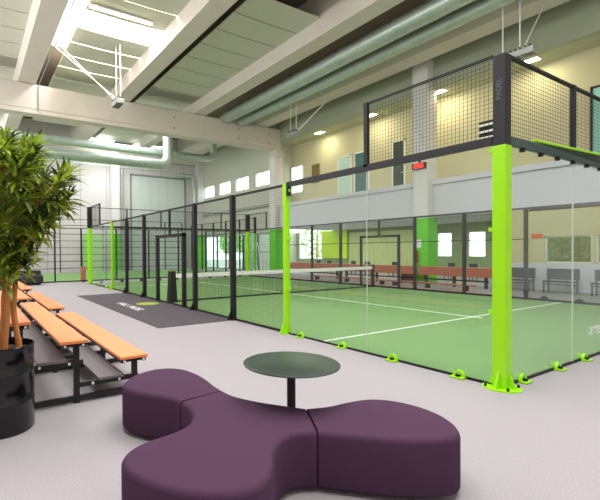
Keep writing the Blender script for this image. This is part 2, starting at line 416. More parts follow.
def post(parent, x, y, z1, m, w=.1, name='post', gus=None, z0=0):
    b = MB().box(x-w/2,x+w/2,y-w/2,y+w/2,z0,z1)
    if gus:
        b.box(x-w*.9,x+w*.9,y-w*.9,y+w*.9,z0,z0+.015)
        gx, gy = gus
        b.prism([(w/2,0),(w/2+.13,0),(w/2,.28)], 'Y', -.008, .008) if False else None
        for sgn in (1,):
            px, py = x+gx*w/2, y+gy*w/2
            b.add([(px,py,z0),(px+gx*.13,py+gy*.13,z0),(px,py,z0+.25),(px+gy*.02,py+gx*.02,z0),(px+gx*.13+gy*.02,py+gy*.13+gx*.02,z0),(px+gy*.02,py+gx*.02,z0+.25)],
                  [(0,1,2),(3,5,4),(0,3,4,1),(1,4,5,2),(2,5,3,0)])
    return b.build(name, m, parent)
def bracket(parent, x, y, along):
    """half disc glass foot with a hole, on a bolted plate, sitting just outside the glass"""
    w = MB(); N = 12; vs = []; t = .05
    def P(a, z, o): return (x+a, y+o, z) if along == 'X' else (x+o, y+a, z)
    ys = (-.045,-.01) if along == 'X' else (.01,.045)
    for o in ys:
        for k in range(N+1):
            an = PI*k/N; vs.append(P(.075*math.cos(an), .02+.085*math.sin(an), o))
        for k in range(N+1):
            an = PI*k/N; vs.append(P(.04*math.cos(an), .03+.04*math.sin(an), o))
    M_ = N+1; fs = []
    for k in range(N):
        fs += [(k,k+1,M_+k+1,M_+k),(2*M_+k,3*M_+k,3*M_+k+1,2*M_+k+1),(k,2*M_+k,2*M_+k+1,k+1),(M_+k,M_+k+1,3*M_+k+1,3*M_+k)]
    w.add(vs, fs)
    sx = P(0,0,-.06 if along == 'X' else .06)
    w.cbox((sx[0],sx[1],.013), (.17,.10,.016) if along == 'X' else (.10,.17,.016))
    o = w.build('glass_foot', M_lime, parent)
    MB().cbox((sx[0]-.0,sx[1],.035),(.04,.04,.03)).build('bolt', M_black, o)
def clips(x, y, ax):
    pass
def glass(parent, x0, x1, y0, y1, z0=.03, z1=2.93):
    MB().box(x0,x1,y0,y1,z0,z1).build('glass_panel', M_glass, parent)

# --- near long side (Y=0) of the glass court
t = thing('court_fence', 'near long side of the glass court, with black mesh, gate and glass ends', 'court fence', (-10,0,0))
glass(t,-1.99,-.12,-.006,.006); glass(t,-3.93,-2.01,-.006,.006)
glass(t,-17.99,-16.06,-.006,.006); glass(t,-19.93,-18.01,-.006,.006)
each(MB().add(*bar((-3.95,0,2.97),(-.1,0,2.97),.06,.1)), 'top_rail', M_post, t)
each(MB().add(*bar((-19.95,0,2.97),(-4.05,0,2.97),.04,.05)), 'top_rail', M_black, t)
each(MB().box(-20,-4.05,-.02,.02,.01,.05).box(-3.95,-.1,-.015,.015,.0,.03), 'bottom_rail', M_black, t)
each(MB().box(-20,-18,-.02,.02,3.96,4.0).box(-2,-.1,-.015,.015,3.97,4.0), 'mesh_rail', M_black, t)
for x in (-2,-18):
    MB().box(x-.035,x+.035,-.03,.03,2.98,4.0).build('mesh_post', M_black, t)
for x in (-4,-16):
    p = post(t, x, 0, 3.0, M_lime, .1, gus=(0,-1)); p['label'] = 'lime post'
MB().box(-3.95,-3.9,-.045,.045,2.75,3.0).build('sleeve', M_black, t)
for x in (-6,-8,-12,-14): post(t, x, 0, 3.0, M_black, .11, gus=(0,-1))
for a,b in ((-6,-4),(-8,-6),(-14,-12),(-16,-14)):
    wires((a+.06,0),(1,0,0),b-a-.12,.05,2.95,.05,.0013).build('mesh_panel', M_wire, t)
wires((-2,0),(1,0,0),1.9,3.02,3.95,.05,.0017).build('mesh_panel', M_wire, t)
wires((-20,0),(1,0,0),2,3.02,3.95,.05,.002).build('mesh_panel', M_wire, t)
wires((-12+.06,0),(1,0,0),3.88,2.25,2.95,.05,.0013).build('mesh_panel', M_wire, t)
wires((-12+.06,0),(1,0,0),1.1,.05,2.2,.05,.0013).build('mesh_panel', M_wire, t); wires((-8.65,0),(1,0,0),.58,.05,2.2,.05,.0013).build('mesh_panel', M_wire, t)
MB().box(-10.8,-10.68,-.05,.05,0,2.2).box(-8.78,-8.66,-.05,.05,0,2.2).box(-10.8,-8.66,-.05,.05,2.1,2.2).build('gate_frame', M_black, t)
MB().box(-9.76,-9.70,-.03,.03,2.2,2.95).build('gate_stub', M_black, t)
for x in (-.5,-1.5,-2.5,-3.55,-17,-18.4,-19.2): bracket(t, x, 0, 'X')
w = MB()
for z in (.9, 1.9, 2.85):
    w.cbox((-.11,-.02,z),(.05,.04,.05)); w.cbox((-3.92,0,z),(.06,.05,.05))
each(w, 'glass_clip', M_lime, t)
M_seam = mat('clear_seam', (205,216,208), .5)
MB().box(-2.003,-1.997,-.008,.008,.03,2.9).build('glass_joint', M_seam, t)
# --- near end wall (X=0)
t = thing('court_end_wall', 'near end wall of the glass court, running right from the big lime post', 'court glass wall', (0,5,0))
for k in range(5): glass(t,-.006,.006,2*k+(.12 if k==0 else .01),2*k+1.99)
each(MB().add(*bar((0,.1,2.97),(0,9.95,2.97),.06,.1)), 'top_rail', mat('rail_reflected_teal', (70,92,92), .4, .3), t)  # teal of the reflections is put into the steel rail's colour
each(MB().box(-.018,.018,.1,9.95,3.965,4.0), 'mesh_rail', M_black, t); each(MB().box(-.015,.015,.1,9.95,0,.03), 'bottom_rail', M_black, t)
for k in range(1,5): MB().box(-.03,.03,2*k-.035,2*k+.035,3.0,4.0).build('mesh_post', M_black, t)
for k in range(5): wires((0,2*k+(.1 if k==0 else 0)),(0,1,0),1.9 if k==0 else 2,3.02,3.95,.05,.0017).build('mesh_panel', M_wire, t)
MB().box(-.008,.008,1.997,2.003,.03,2.9).build('glass_joint', M_seam, t)
for y in (.45,1.45,2.35,3.35,4.35,5.35,6.35): bracket(t, 0, y, 'Y')
w = MB()
for k in range(9): w.cbox((0,.5+k*.5,2.9),(.05,.05,.05))
each(w, 'bolt', M_black, t)
text_mesh('glass_lettering', 'artell', .26, mat('frosted_lettering', (225,235,228), .8), axes((.012,2.85,.42),(0,1,0),(0,0,1),(1,0,0)), t, .001)
# folded lime edged plate above
t = thing('shade_plate', 'dark plate with a lime upper edge fixed along the right-hand top rail', 'panel', (.2,3,3))
def slab(pts, th):
    P=[Vector(p) for p in pts]; nrm=(P[1]-P[0]).cross(P[-1]-P[0]).normalized()*th; n=len(P)
    return [*P,*[p+nrm for p in P]], [tuple(range(n))[::-1],tuple(range(n,2*n))]+[(i,(i+1)%n,n+(i+1)%n,n+i) for i in range(n)]
MB().add(*slab([(.06,.68,3.02),(.06,4.6,2.92),(.26,4.6,3.0),(.2,2.4,3.0)],.012)).build('plate', mat('plate_dark_green', (30,46,30), .5), t)
MB().tube([(.06,.64,3.03),(.2,2.4,3.015),(.26,4.62,3.0)],.016,8).build('plate_edge', M_lime, t)
# --- big corner post
t = thing('corner_post', 'thick square corner post, lime below and charcoal on top, nearest to the camera', 'post', (0,0,0))
p = MB().box(-.075,.075,-.075,.075,.012,2.89).build('post_lower', M_lime, t); bevel(p,.006)
p = MB().box(-.07,.07,-.07,.07,2.89,3.96).build('post_upper', M_post, t); p['label'] = 'charcoal upper sleeve'; bevel(p,.006)
bp = MB().lathe([(0,0),(.215,0),(.215,.014),(0,.014)],(0,0,0),8).build('base_plate', M_lime, t)
w = MB()
for dx,dy in ((1,0),(-1,0),(0,1),(0,-1)):
    a=Vector((dx*.074,dy*.074,.014)); s=Vector((-dy,dx,0))*.01
    w.add([a-s,a+Vector((dx*.09,dy*.09,0))-s,a+Vector((0,0,.2))-s,a+s,a+Vector((dx*.09,dy*.09,0))+s,a+Vector((0,0,.2))+s],[(0,1,2),(3,5,4),(0,3,4,1),(1,4,5,2),(2,5,3,0)])
each(w, 'gusset', M_lime, t)
w = MB()
for dx,dy in ((1,1),(-1,1),(1,-1),(-1,-1)): w.lathe([(0,.045),(.016,.045),(.016,.012)],(dx*.125,dy*.125,0),8)
each(w, 'bolt', M_black, t)
text_mesh('post_lettering', 'PADEL', .085, mat('faint_lettering', (92,90,100), .6), axes((-.0,-.0715,3.55),(0,0,1),(-1,0,0),(0,-1,0)), t, .001)
# --- far long side (Y=10) and far end (X=-20)
t = thing('court_fence', 'far long side of the glass court, in front of the orange counter', 'court fence', (-10,10,0))
for a,b in ((-1.99,-.1),(-3.93,-2.01),(-17.99,-16.06),(-19.93,-18.01)): glass(t,a,b,9.994,10.006)
each(MB().add(*bar((-19.95,10,2.97),(-.1,10,2.97),.05,.06)).box(-3.9,-.1,9.96,10.04,2.86,3.0), 'top_rail', M_black, t)
each(MB().box(-20,-.1,9.98,10.02,.0,.08), 'bottom_rail', M_black, t)
each(MB().box(-16,-4,9.985,10.015,1.96,1.99), 'mid_rail', M_black, t)
for x in (-4,-6,-8,-12,-14,-16): post(t, x, 10, 3.0, M_black, .1)
for a,b in ((-6,-4),(-8,-6),(-14,-12),(-16,-14)): wires((a+.06,10),(1,0,0),b-a-.12,.05,2.95,.1,.0015).build('mesh_panel', M_wire, t)
MB().box(-10.8,-10.7,9.96,10.04,0,2.3).box(-8.8,-8.7,9.96,10.04,0,2.3).box(-10.8,-8.7,9.96,10.04,2.2,2.3).build('gate_frame', M_black, t)
MB().box(-9.79,-9.71,9.97,10.03,2.3,2.95).build('gate_stub', M_black, t)
each(MB().box(-20,-18,9.98,10.02,3.96,4.0), 'mesh_rail', M_black, t); MB().box(-18.03,-17.97,9.97,10.03,3,4).build('mesh_post', M_black, t)
wires((-20,10),(1,0,0),2,3.02,3.95,.08,.0018).build('mesh_panel', M_wire, t)
for x in (-.6,-1.6,-2.6,-3.5): MB().prism([(x-.13,.0),(x+.13,0),(x+.1,.12),(x,.17),(x-.1,.12)],'Y',10.02,10.06).build('glass_foot', M_black, t)
t = thing('court_end_wall', 'far end wall of the glass court, with mesh above the glass', 'court glass wall', (-20,5,0))
for k in range(5): glass(t,-20.006,-19.994,2*k+.02,2*k+1.98)
each(MB().add(*bar((-20,.05,2.97),(-20,9.9,2.97),.06,.1)).box(-20.02,-19.98,0.05,9.9,3.97,4.0), 'top_rail', M_black, t)
for k in range(1,5): MB().box(-20.03,-19.97,2*k-.03,2*k+.03,3,4).build('mesh_post', M_black, t)
wires((-20,.1),(0,1,0),9.8,3.02,3.95,.1,.0016).build('mesh_panel', M_wire, t)
for k in range(9): MB().prism([(.6+k*1.1-.1,.0),(.6+k*1.1+.1,0),(.6+k*1.1+.08,.1),(.6+k*1.1,.14),(.6+k*1.1-.08,.1)],'X',-20.06,-20.02).build('glass_foot', M_black, t)
for y,l in ((0,'lime corner post with black top at the far left end of the glass court'),(10,'lime corner post with black head at the far right end of the glass court')):
    t = thing('corner_post', l, 'post', (-20,y,0))
    MB().box(-20.1,-19.9,y-.1,y+.1,.0,2.9).build('post_lower', M_lime, t); MB().box(-20.11,-19.89,y-.11,y+.11,2.9,4.0).build('post_upper', M_black, t)
# --- net
t = thing('court_net', 'black net with a white top band strung across the glass court', 'net', (-10,5,0))
w = MB(); u = None
wires((-10,.12),(0,1,0),9.76,.03,.86,.06,.002).build('netting', M_wire, t)
MB().box(-10.03,-9.97,.1,9.9,.80,.93).build('tape', M_white, t)
MB().box(-10.02,-9.98,.1,9.9,.02,.06).build('lower_band', M_black, t)
MB().prism([(.05,0),(.32,0),(.26,1.02),(.1,1.02)],'X',-10.12,-9.88).build('net_post', M_black, t)
MB().box(-10.06,-9.94,9.82,9.94,.012,1.0).build('net_post', M_black, t)

# --- court at the back
t = thing('court_fence', 'black fence of the back court, running left behind the glass court', 'court fence', (-22,2,0))
for y in (-8,-4,-1.4,0,2,4,6,8,10): MB().box(-22.04,-21.96,y-.04,y+.04,0,3.0).build('post', M_black, t)
each(MB().box(-22.02,-21.98,-8,12,2.96,3.0).box(-22.02,-21.98,-8,12,.0,.06), 'rail', M_black, t)
wires((-22,4),(0,1,0),4,.05,2.95,.1,.0009).build('mesh_panel', M_wire, t)
MB().box(-22.01,-21.99,8.05,11.9,.05,2.95).build('glass_panel', M_glass, t)
t = thing('court_end_wall', 'end wall of the back court, black posts and mesh before the bright glazing', 'court glass wall', (-27,12,0))
for k in range(6): MB().box(-32+2*k-.04,-32+2*k+.04,11.95,12.05,0,4.0).build('post', M_black, t)
each(MB().box(-32,-22,11.98,12.02,3.96,4.0).box(-32,-22,11.98,12.02,2.94,3.0), 'rail', M_black, t)
for k in range(5): MB().box(-32+2*k+.05,-30+2*k-.05,11.995,12.005,.04,2.94).build('glass_panel', M_glass, t)
wires((-32,12),(1,0,0),10,3.0,3.95,.1,.0016).build('mesh_panel', M_wire, t)
t = thing('corner_post', 'lime and black corner post of the back court beside the far glazing', 'post', (-22,12,0))
MB().box(-22.06,-21.94,11.94,12.06,0,2.9).build('post_lower', M_green, t); MB().box(-22.07,-21.93,11.93,12.07,2.9,4.05).build('post_upper', M_black, t)
t = thing('rail_fence', 'tall black rail fence in front of the grey back wall', 'fence', (-33,0,0))
for k,z in enumerate((.35,.9,1.45,2.0,2.55,3.1,3.8,4.3)): each(MB().box(-33.03,-32.97,-13,11.5,z-.022,z+.022), 'rail', M_black, t)
for y in (-12,-8,-4.2,.8,6.4,9.8,11.5): MB().box(-33.04,-32.96,y-.035,y+.035,0,4.3).build('post', M_black, t)
o = MB().box(-33.45,-33.35,2.7,4.3,0,3.1).build('lime_board', mat('pale_lime_board', (150,214,110), .6)); tag(o, 'pale lime board standing beside the green column at the back wall', 'board')
t = thing('pad_post', 'small brown padded block beside the far lime corner post', 'pad', (-21.6,-.25,0))
MB().box(-21.75,-21.45,-.12,.12,.1,.85).build('pad', M_brown, t); MB().box(-21.7,-21.5,-.1,.1,0,.1).build('base', M_black, t)
# --- low dark seat far left
t = thing('lounge_seat', 'low black lounge seat standing beyond the orange benches at the left', 'seat', (-21,-3,0))
b = MB().box(-21.6,-20.5,-3.7,-2.2,.08,.5).build('seat', M_dark, t); bevel(b,.09,3)
b = MB().box(-21.6,-21.25,-3.7,-2.2,.45,.72).build('backrest', M_dark, t); bevel(b,.07,3)
MB().box(-21.4,-20.7,-3.6,-2.3,0,.08).build('base', M_black, t)

# ------------------------------------------------------------ mat
t = thing('floor_mat', 'large dark rubber mat in front of the court gate', 'mat', (-10,-1,0))
MB().box(-13.95,-5.95,-1.95,-.06,.002,.012).build('mat', M_mat, t)
text_mesh('mat_lettering', 'HALL', .36, M_white, axes((-10.4,-1.3,.0135),(1,0,0),(0,1,0),(0,0,1)), t, .001)
text_mesh('mat_lettering', 'PADEL', .36, M_white, axes((-9.3,-1.3,.0135),(1,0,0),(0,1,0),(0,0,1)), t, .001)
w = MB().lathe([(0,.0125),(.36,.0125),(.36,.0145),(0,.0145)],(-10.1,-.62,0),28).build('logo_disc', M_logo, t)

# ------------------------------------------------------------ bleachers
def bleacher(lab):
    L = 4.1; r = thing('bleacher', lab, 'bench', (0,0,0), 'orange and black tiered benches')
    def pb(mb, name, m): return mb.build(name, m, r)
    for y0,y1,z in ((-3.95,-3.62,.45),(-4.60,-4.31,.70),(-5.14,-4.88,.95)):
        s = pb(MB().box(-L,.06,y0,y1,z-.035,z), 'seat_board', M_orange); bevel(s,.006)
        each(MB().box(-L+.05,.05,y0+.02,y0+.06,z-.075,z-.036).box(-L+.05,.05,y1-.06,y1-.02,z-.075,z-.036), 'seat_rail', M_black, r)
        w = MB()
        for yy in (y0+.05,y1-.05): w.cbox((.055,yy,z-.055),(.012,.022,.022))
        each(w, 'bolt', M_white, r)
    for y0,y1,z in ((-4.17,-3.8,.25),(-4.8,-4.42,.50)):
        pb(MB().box(-L,.03,y0-.02,y1-.1,z-.03,z), 'foot_board', M_grey)
    for x in (-.02,-1.4,-2.75,-L+.06):
        w = MB()
        for y,z in ((-3.76,.41),(-4.42,.66),(-4.98,.91)): w.box(x-.025,x+.025,y-.03,y+.03,0,z-.04)
        w.box(x-.024,x+.024,-5.35,-3.5,.02,.08).box(x-.024,x+.024,-4.4,-3.72,.17,.22).box(x-.024,x+.024,-5.0,-4.35,.42,.47)
        for y0,y1,z in ((-3.95,-3.62,.372),(-4.60,-4.31,.622),(-5.14,-4.88,.872)): w.box(x-.02,x+.02,y0+.02,y1-.02,z,z+.04)
        pb(w, 'end_frame', M_black)
    w = MB()
    for yy,z in ((-4.25,.195),(-3.95,.195),(-4.8,.445),(-4.5,.445)): w.cbox((.012,yy,z),(.014,.025,.025))
    each(w, 'bolt', M_white, r)
    return r
b0 = bleacher('nearest orange and black tiered bench, beside the potted plant')
b0.location = (-2.25,0,0)
for x,l in ((-7.3,'middle orange tiered bench, second in the row from the plant'),(-12.95,'farthest orange tiered bench in the row behind the plant')):
    c = copy_tree(b0); c.location = (x,0,0); c['label'] = l

# ------------------------------------------------------------ sofa
def cat(pts, closed=True, n=6):
    out = []; N = len(pts)
    for i in range(N if closed else N-1):
        p = [Vector(pts[(i+j-1)%N] if closed else pts[min(max(i+j-1,0),N-1)]) for j in range(4)]
        for k in range(n):
            u = k/n
            out.append(.5*((2*p[1])+(p[2]-p[0])*u+(2*p[0]-5*p[1]+4*p[2]-p[3])*u*u+(3*p[1]-p[0]-3*p[2]+p[3])*u**3))
    if not closed: out.append(Vector(pts[-1]))
    return out
oL = [(-.598,-3.948),(-.69,-3.965),(-.80,-4.02),(-.942,-4.115),(-1.10,-4.2),(-1.27,-4.22),(-1.44,-4.12),(-1.575,-3.95),(-1.625,-3.75),(-1.57,-3.59),(-1.432,-3.49),(-1.22,-3.455),(-1.02,-3.46),(-.825,-3.487),(-.641,-3.498)]
oMb = [(-.641,-3.498),(-.5,-3.49),(-.38,-3.45),(-.231,-3.375),(-.077,-3.27),(.059,-3.173)]
oMf = [(.44,-3.408),(.39,-3.50),(.375,-3.616),(.43,-3.739),(.53,-3.85),(.652,-3.95),(.74,-4.07),(.765,-4.2),(.71,-4.35),(.577,-4.5),(.406,-4.61),(.24,-4.665),(.10,-4.66),(0,-4.59),(-.06,-4.48),(-.085,-4.35),(-.11,-4.21),(-.176,-4.08),(-.29,-3.99),(-.44,-3.945),(-.598,-3.948)]
oR = [(.059,-3.173),(.115,-3.0),(.13,-2.81),(.17,-2.62),(.265,-2.49),(.403,-2.415),(.573,-2.39),(.735,-2.42),(.874,-2.5),(.965,-2.61),(.985,-2.71),(.95,-2.82),(.86,-2.98),(.731,-3.124),(.593,-3.26),(.44,-3.408)]
def cushion(outline, name, parent):
    P = outline
    A = sum(P[i].x*P[(i+1)%len(P)].y-P[(i+1)%len(P)].x*P[i].y for i in range(len(P)))
    if A < 0: P = P[::-1]
    N = len(P)
    def inset(d):
        out = []
        for i in range(N):
            e0 = P[i]-P[i-1]; e1 = P[(i+1)%N]-P[i]
            d0 = d*(.12 if e0.length > .2 else 1); d1 = d*(.12 if e1.length > .2 else 1)
            n0 = Vector((-e0.y,e0.x)).normalized(); n1 = Vector((-e1.y,e1.x)).normalized()
            det = n0.x*n1.y-n0.y*n1.x
            if abs(det) < .25: out.append(P[i]+(n0*d0+n1*d1)*.5)
            else: out.append(P[i]+Vector(((d0*n1.y-d1*n0.y)/det, (n0.x*d1-n1.x*d0)/det)))
        return out
    prof = [(.02,.035),(.006,.045),(0,.06),(0,.2),(0,.385),(.004,.40),(.012,.412),(.024,.421),(.04,.425)]
    vs = []; fs = []
    for d,z in prof: vs += [(q.x,q.y,z) for q in inset(d)]
    for r in range(len(prof)-1):
        for k in range(N): fs.append((r*N+k,r*N+(k+1)%N,(r+1)*N+(k+1)%N,(r+1)*N+k))
    m = MB().add(vs, fs, True); L = len(prof)-1
    m.f.append([L*N+k for k in range(N)]); m.sm.append(False); m.f.append([k for k in range(N)][::-1]); m.sm.append(False)
    o = m.build(name, M_purple, parent)
    b = bmesh.new(); b.from_mesh(o.data); bmesh.ops.triangulate(b, faces=[f for f in b.faces if len(f.verts)>4]); b.to_mesh(b_ := o.data); b.free()
    o.data.set_sharp_from_angle(angle=math.radians(60))
    return o
def shrink_edge(open_pts, e0, e1): return open_pts
t = thing('lobed_sofa', 'purple upholstered lobed pouf sofa in front of the round table', 'sofa', (0,-3.7,0))
cL = cat(oL, False); cMb = cat(oMb, False); cMf = cat(oMf, False); cR = cat(oR, False)
def gap(poly, p, q, d):
    """pull the straight joint p-q away from its neighbour"""
    return poly
def off(pts, v): return [Vector(p)+Vector(v) for p in pts]
cushion(off(cL,(-.004,0)), 'seat_section', t)
cushion(off(cMb[:-1] + cMf[:-1],(0,0)) if False else [*cMb, *cMf[:-1]], 'seat_section', t)
cushion(off(cR,(.006,.007)), 'seat_section', t)
for x,y in ((-1.3,-3.8),(-1.2,-4.1),(-.8,-3.75),(-.1,-3.6),(.1,-4.4),(.55,-4.3),(.3,-3.4),(.6,-2.6),(.8,-2.8),(.3,-2.8),(.6,-3.1)):
    MB().lathe([(0,0),(.03,0),(.03,.04),(0,.04)],(x,y,0),12).build('foot', M_black, t)

# ------------------------------------------------------------ round table
t = thing('round_table', 'round dark table with a thin top behind the purple sofa', 'table', (-.17,-3.12,0))
MB().lathe([(0,.705),(.39,.705),(.402,.710),(.402,.718),(.398,.72),(0,.72)],(-.17,-3.12,0),64).build('tabletop', M_table, t)
MB().lathe([(0,0),(.2,0),(.2,.008),(.05,.018),(.036,.03),(.036,.69),(.1,.7),(.1,.705),(0,.705)],(-.17,-3.12,0),32).build('stem', M_black, t)

# ------------------------------------------------------------ potted plant
PX, PY = -1.955, -5.17
t = thing('potted_plant', 'tall leafy green plant with bare stems in a glossy black drum', 'potted plant', (PX,PY,0))
prof = [(.0,0),(.28,0),(.286,.012),(.286,.27),(.291,.276),(.291,.286),(.286,.292),(.286,.54),(.291,.546),(.291,.556),(.286,.562),(.286,.77),(.294,.78),(.294,.792),(.286,.798),(.276,.792),(.276,.72),(0,.72)]
MB().lathe(prof,(PX,PY,0),56).build('drum_pot', M_drum, t)
MB().lathe([(0,.745),(.15,.75),(.278,.735)],(PX,PY,0),32).build('soil', M_soil, t)
rnd = random.Random(11)
# direction to the camera-left/right on the ground, used only to describe the stems' spread
R_ = Vector((.525,.851,0)); F_ = Vector((-.851,.525,0)); O_ = Vector((PX,PY,0))
def pp(a, d, z): return O_ + R_*a + F_*d + Vector((0,0,z))
stems = [[pp(-.05,.0,.75),pp(-.04,.02,1.1),pp(-.06,.04,1.45),pp(-.1,.05,1.85),pp(-.12,.02,2.3)],
         [pp(.03,-.05,.75),pp(.05,-.03,1.05),pp(.045,0,1.4),pp(.07,.02,1.8),pp(.1,.0,2.2)],
         [pp(.15,.05,.75),pp(.10,.05,1.1),pp(.12,.07,1.45),pp(.14,.1,1.8),pp(.2,.12,2.1)],
         [pp(-.02,.1,.75),pp(.02,.12,1.2),pp(-.04,.12,1.7),pp(.0,.1,2.4)],
         [pp(.08,-.08,.75),pp(.12,-.1,1.1),pp(.14,-.13,1.42)]]
for s in stems:
    k = len(s); pts = cat([tuple(q) for q in s], False, 5) if False else s
    w = MB(); fine = []
    for i in range(len(s)-1):
        for j in range(5):
            u = j/5; fine.append(s[i].lerp(s[i+1],u)+Vector((rnd.uniform(-.004,.004),rnd.uniform(-.004,.004),0)))
    fine.append(s[-1]); n_ = len(fine)
    w.tube(fine, .03, 10, radii=[.029-.014*i/n_+rnd.uniform(-.002,.002) for i in range(n_)]); w.build('stem', M_trunk, t)
leaf = MB()
def add_leaf(base, d, L, W, droop):
    d = d.normalized(); s = d.cross(Vector((0,0,1)))
    if s.length < .1: s = Vector((1,0,0))
    s.normalize(); s = (s*math.cos(rr:=rnd.uniform(-.5,.5)) + s.cross(d)*math.sin(rr)).normalized()
    p = base.copy(); vs = []; K = 5; dd = d.copy(); ww = [.35,.85,1,.75,.38,0]
    up = s.cross(dd).normalized()
    for k in range(K+1):
        h = W*ww[k]/2
        vs += [p-s*h+up*h*.25, p.copy(), p+s*h+up*h*.25]
        dd = (dd+Vector((0,0,-droop))).normalized(); p = p+dd*L/K
    fs = []
    for k in range(K):
        a = 3*k; fs += [(a,a+1,a+4,a+3),(a+1,a+2,a+5,a+4)]
    leaf.add(vs, fs, True)
def rosette(c, axis, n, L):
    axis = axis.normalized()
    for k in range(n):
        v = Vector((rnd.gauss(0,1),rnd.gauss(0,1),rnd.gauss(0,1))).normalized()
        d = (v*1.0 + axis*rnd.uniform(.3,1.5)).normalized()
        add_leaf(c - axis*rnd.uniform(0,.22) + d*.01, d, L*rnd.uniform(.75,1.15), .047*rnd.uniform(.8,1.2), rnd.uniform(.05,.2))
tips = []
twigs = MB()
NT = 66
for k in range(NT):
    f = (k+.5)/NT; z = 1.66 + 1.10*f
    ang = k*2.399; rad = (.10 + .56*math.sin(PI*min(1,f*.86+.04))) * rnd.uniform(.55,1.06)
    if f > .9: rad *= .8
    tip = O_ + Vector((math.cos(ang)*rad, math.sin(ang)*rad, z)); base = O_ + Vector((math.cos(ang)*.08, math.sin(ang)*.08, max(1.4,z-.35)))
    twigs.tube([base, base.lerp(tip,.5)+Vector((0,0,-.02)), tip], .009, 6, radii=[.013,.010,.007])
    rosette(tip, (tip-base).normalized()+Vector((0,0,.5)), 46, .225)
for a,d,z in ((.14,-.13,1.52),(-.2,-.05,1.55),(.26,0,1.62),(.06,-.02,1.7)): rosette(pp(a,d,z), Vector((.1,0,1)), 26, .19)
twigs.build('twig', M_trunk, t)
leaf.build('foliage', M_leaf, t)

# ------------------------------------------------------------ ducts and ceiling services
def duct(name, pts, r, lab, bands=True):
    t = thing(name, lab, 'air duct', tuple(pts[0]))
    MB().tube(pts, r, 24).build('duct', M_steel, t)
    w = MB(); A = Vector(pts[0]); B = Vector(pts[1]); L = (B-A).length; u = (B-A).normalized(); k = 1.0
    while k < L: w.tube([A+u*k, A+u*(k+.04)], r+.012, 24); k += 1.5
    each(w, 'joint_band', M_steel, t)
duct('spiral_duct', [(XF-.3,9.35,10.55),(-21.2,9.35,10.55),(-21.4,9.35,10.6)], .38, 'upper of the two long round ducts under the roof, left one of the pair')
duct('spiral_duct', [(XF-.3,10.45,10.4),(-21.2,10.45,10.4),(-21.4,10.45,10.45)], .30, 'smaller long round duct running beside the wide concrete beam')
arc = lambda c,r,a0,a1,u,v,n=6: [Vector(c)+Vector(u)*r*math.cos(a0+(a1-a0)*k/n)+Vector(v)*r*math.sin(a0+(a1-a0)*k/n) for k in range(n+1)]
duct('spiral_duct', [(-27.5,-8,9.15),(-27.5,11.2,9.15)]+arc((-27.5,11.2,9.75),.6,-PI/2,0,(0,1,0),(0,0,1))+[(-27.5,11.8,10.6)], .27, 'upper round duct crossing behind the concrete girder and rising at its right end')
duct('spiral_duct', [(-26.0,-8,7.95),(-26.0,6.4,7.95)]+arc((-26.0,6.4,8.65),.7,-PI/2,0,(0,1,0),(0,0,1))+[(-26.0,7.1,11.0)], .36, 'lower thick round duct behind the girder with an elbow turning upward')
def rodset(name, lab, segs, r=.018, m=None):
    t = thing(name, lab, 'rod', segs[0][0])
    for a,b in segs: MB().tube([a,b], r, 8).build('rod', m or M_white, t)
t = thing('pipe_rack', 'thin grey pipes hung horizontally in front of the upper back wall', 'pipe', (-33.5,0,8.9))
for z,r in ((8.95,.06),(9.3,.04)): MB().tube([(-33.4,-12,z),(-33.4,10.6,z)],r,8).build('pipe', M_steel, t)
for y in (-8,-4,0,3,7,10): each(MB().tube([(-33.4,y,8.95),(-33.4,y,9.95)],.02,6), 'hanger', M_steel, t)
o = MB().tube([(-33.45,6.0,8.8),(-33.45,6.0,0)],.06,8).build('drain_pipe', M_steel); tag(o, 'vertical grey pipe right of the white back wall column', 'pipe')
o = MB().tube([(-33.4,11.2,8.8),(-33.4,12.7,8.8),(-33.4,12.9,8.6),(-33.4,12.9,0)],.16,12).build('drain_pipe', M_steel); tag(o, 'thick grey pipe bending down in the far right corner of the back wall', 'pipe')
o = MB().tube([(XF-.4,-2.2,10.35),(-21.4,-2.2,10.35),(-21.5,-2.2,10.25),(-21.5,-2.2,9.0)],.03,8).build('conduit', mat('conduit_grey', (150,148,150), .5, .4)); tag(o, 'thin grey conduit running under the left roof beam and down the girder', 'pipe')
def flood(x, y, z, lab, rods):
    t = thing('floodlight', lab, 'floodlight', (x,y,z))
    b = MB().box(x-.42,x+.42,y-.18,y+.18,z-.12,z+.1).build('housing', mat('lamp_housing', (170,176,170), .5, .3), t); bevel(b,.02)
    MB().box(x-.38,x-.02,y-.14,y+.14,z-.13,z-.118).box(x+.04,x+.38,y-.14,y+.14,z-.13,z-.118).build('lens', mat('lens_dark', (84,86,82), .3), t)
    w = MB()
    for k in range(5): w.box(x-.3+.15*k,x-.28+.15*k,y-.17,y+.17,z+.1,z+.17)
    each(w, 'cooling_fin', M_black, t)
    for a,b in rods: MB().tube([a,b], .022, 8).build('rod', M_white, t)
flood(-16.4,.45,8.42,'boxy floodlight hung from crossed white rods at the upper left',
   [((-16.45,.40,8.6),(-16.45,.40,11.0)),((-16.2,.52,8.6),(-16.2,.52,11.0)),((-16.5,.3,8.58),(-16.7,-2.45,10.95)),((-16.3,.3,8.58),(-17.4,-2.3,10.95))])
flood(-16.5,10.9,8.5,'floodlight hung on two dark rods left of the upstairs downlights',
   [((-16.7,10.85,8.65),(-16.7,10.85,10.4)),((-16.3,10.95,8.65),(-16.3,10.95,10.4)),((-16.4,11,8.6),(-15.4,12.6,10.5)),((-16.2,11,8.6),(-15.1,12.5,10.5))])
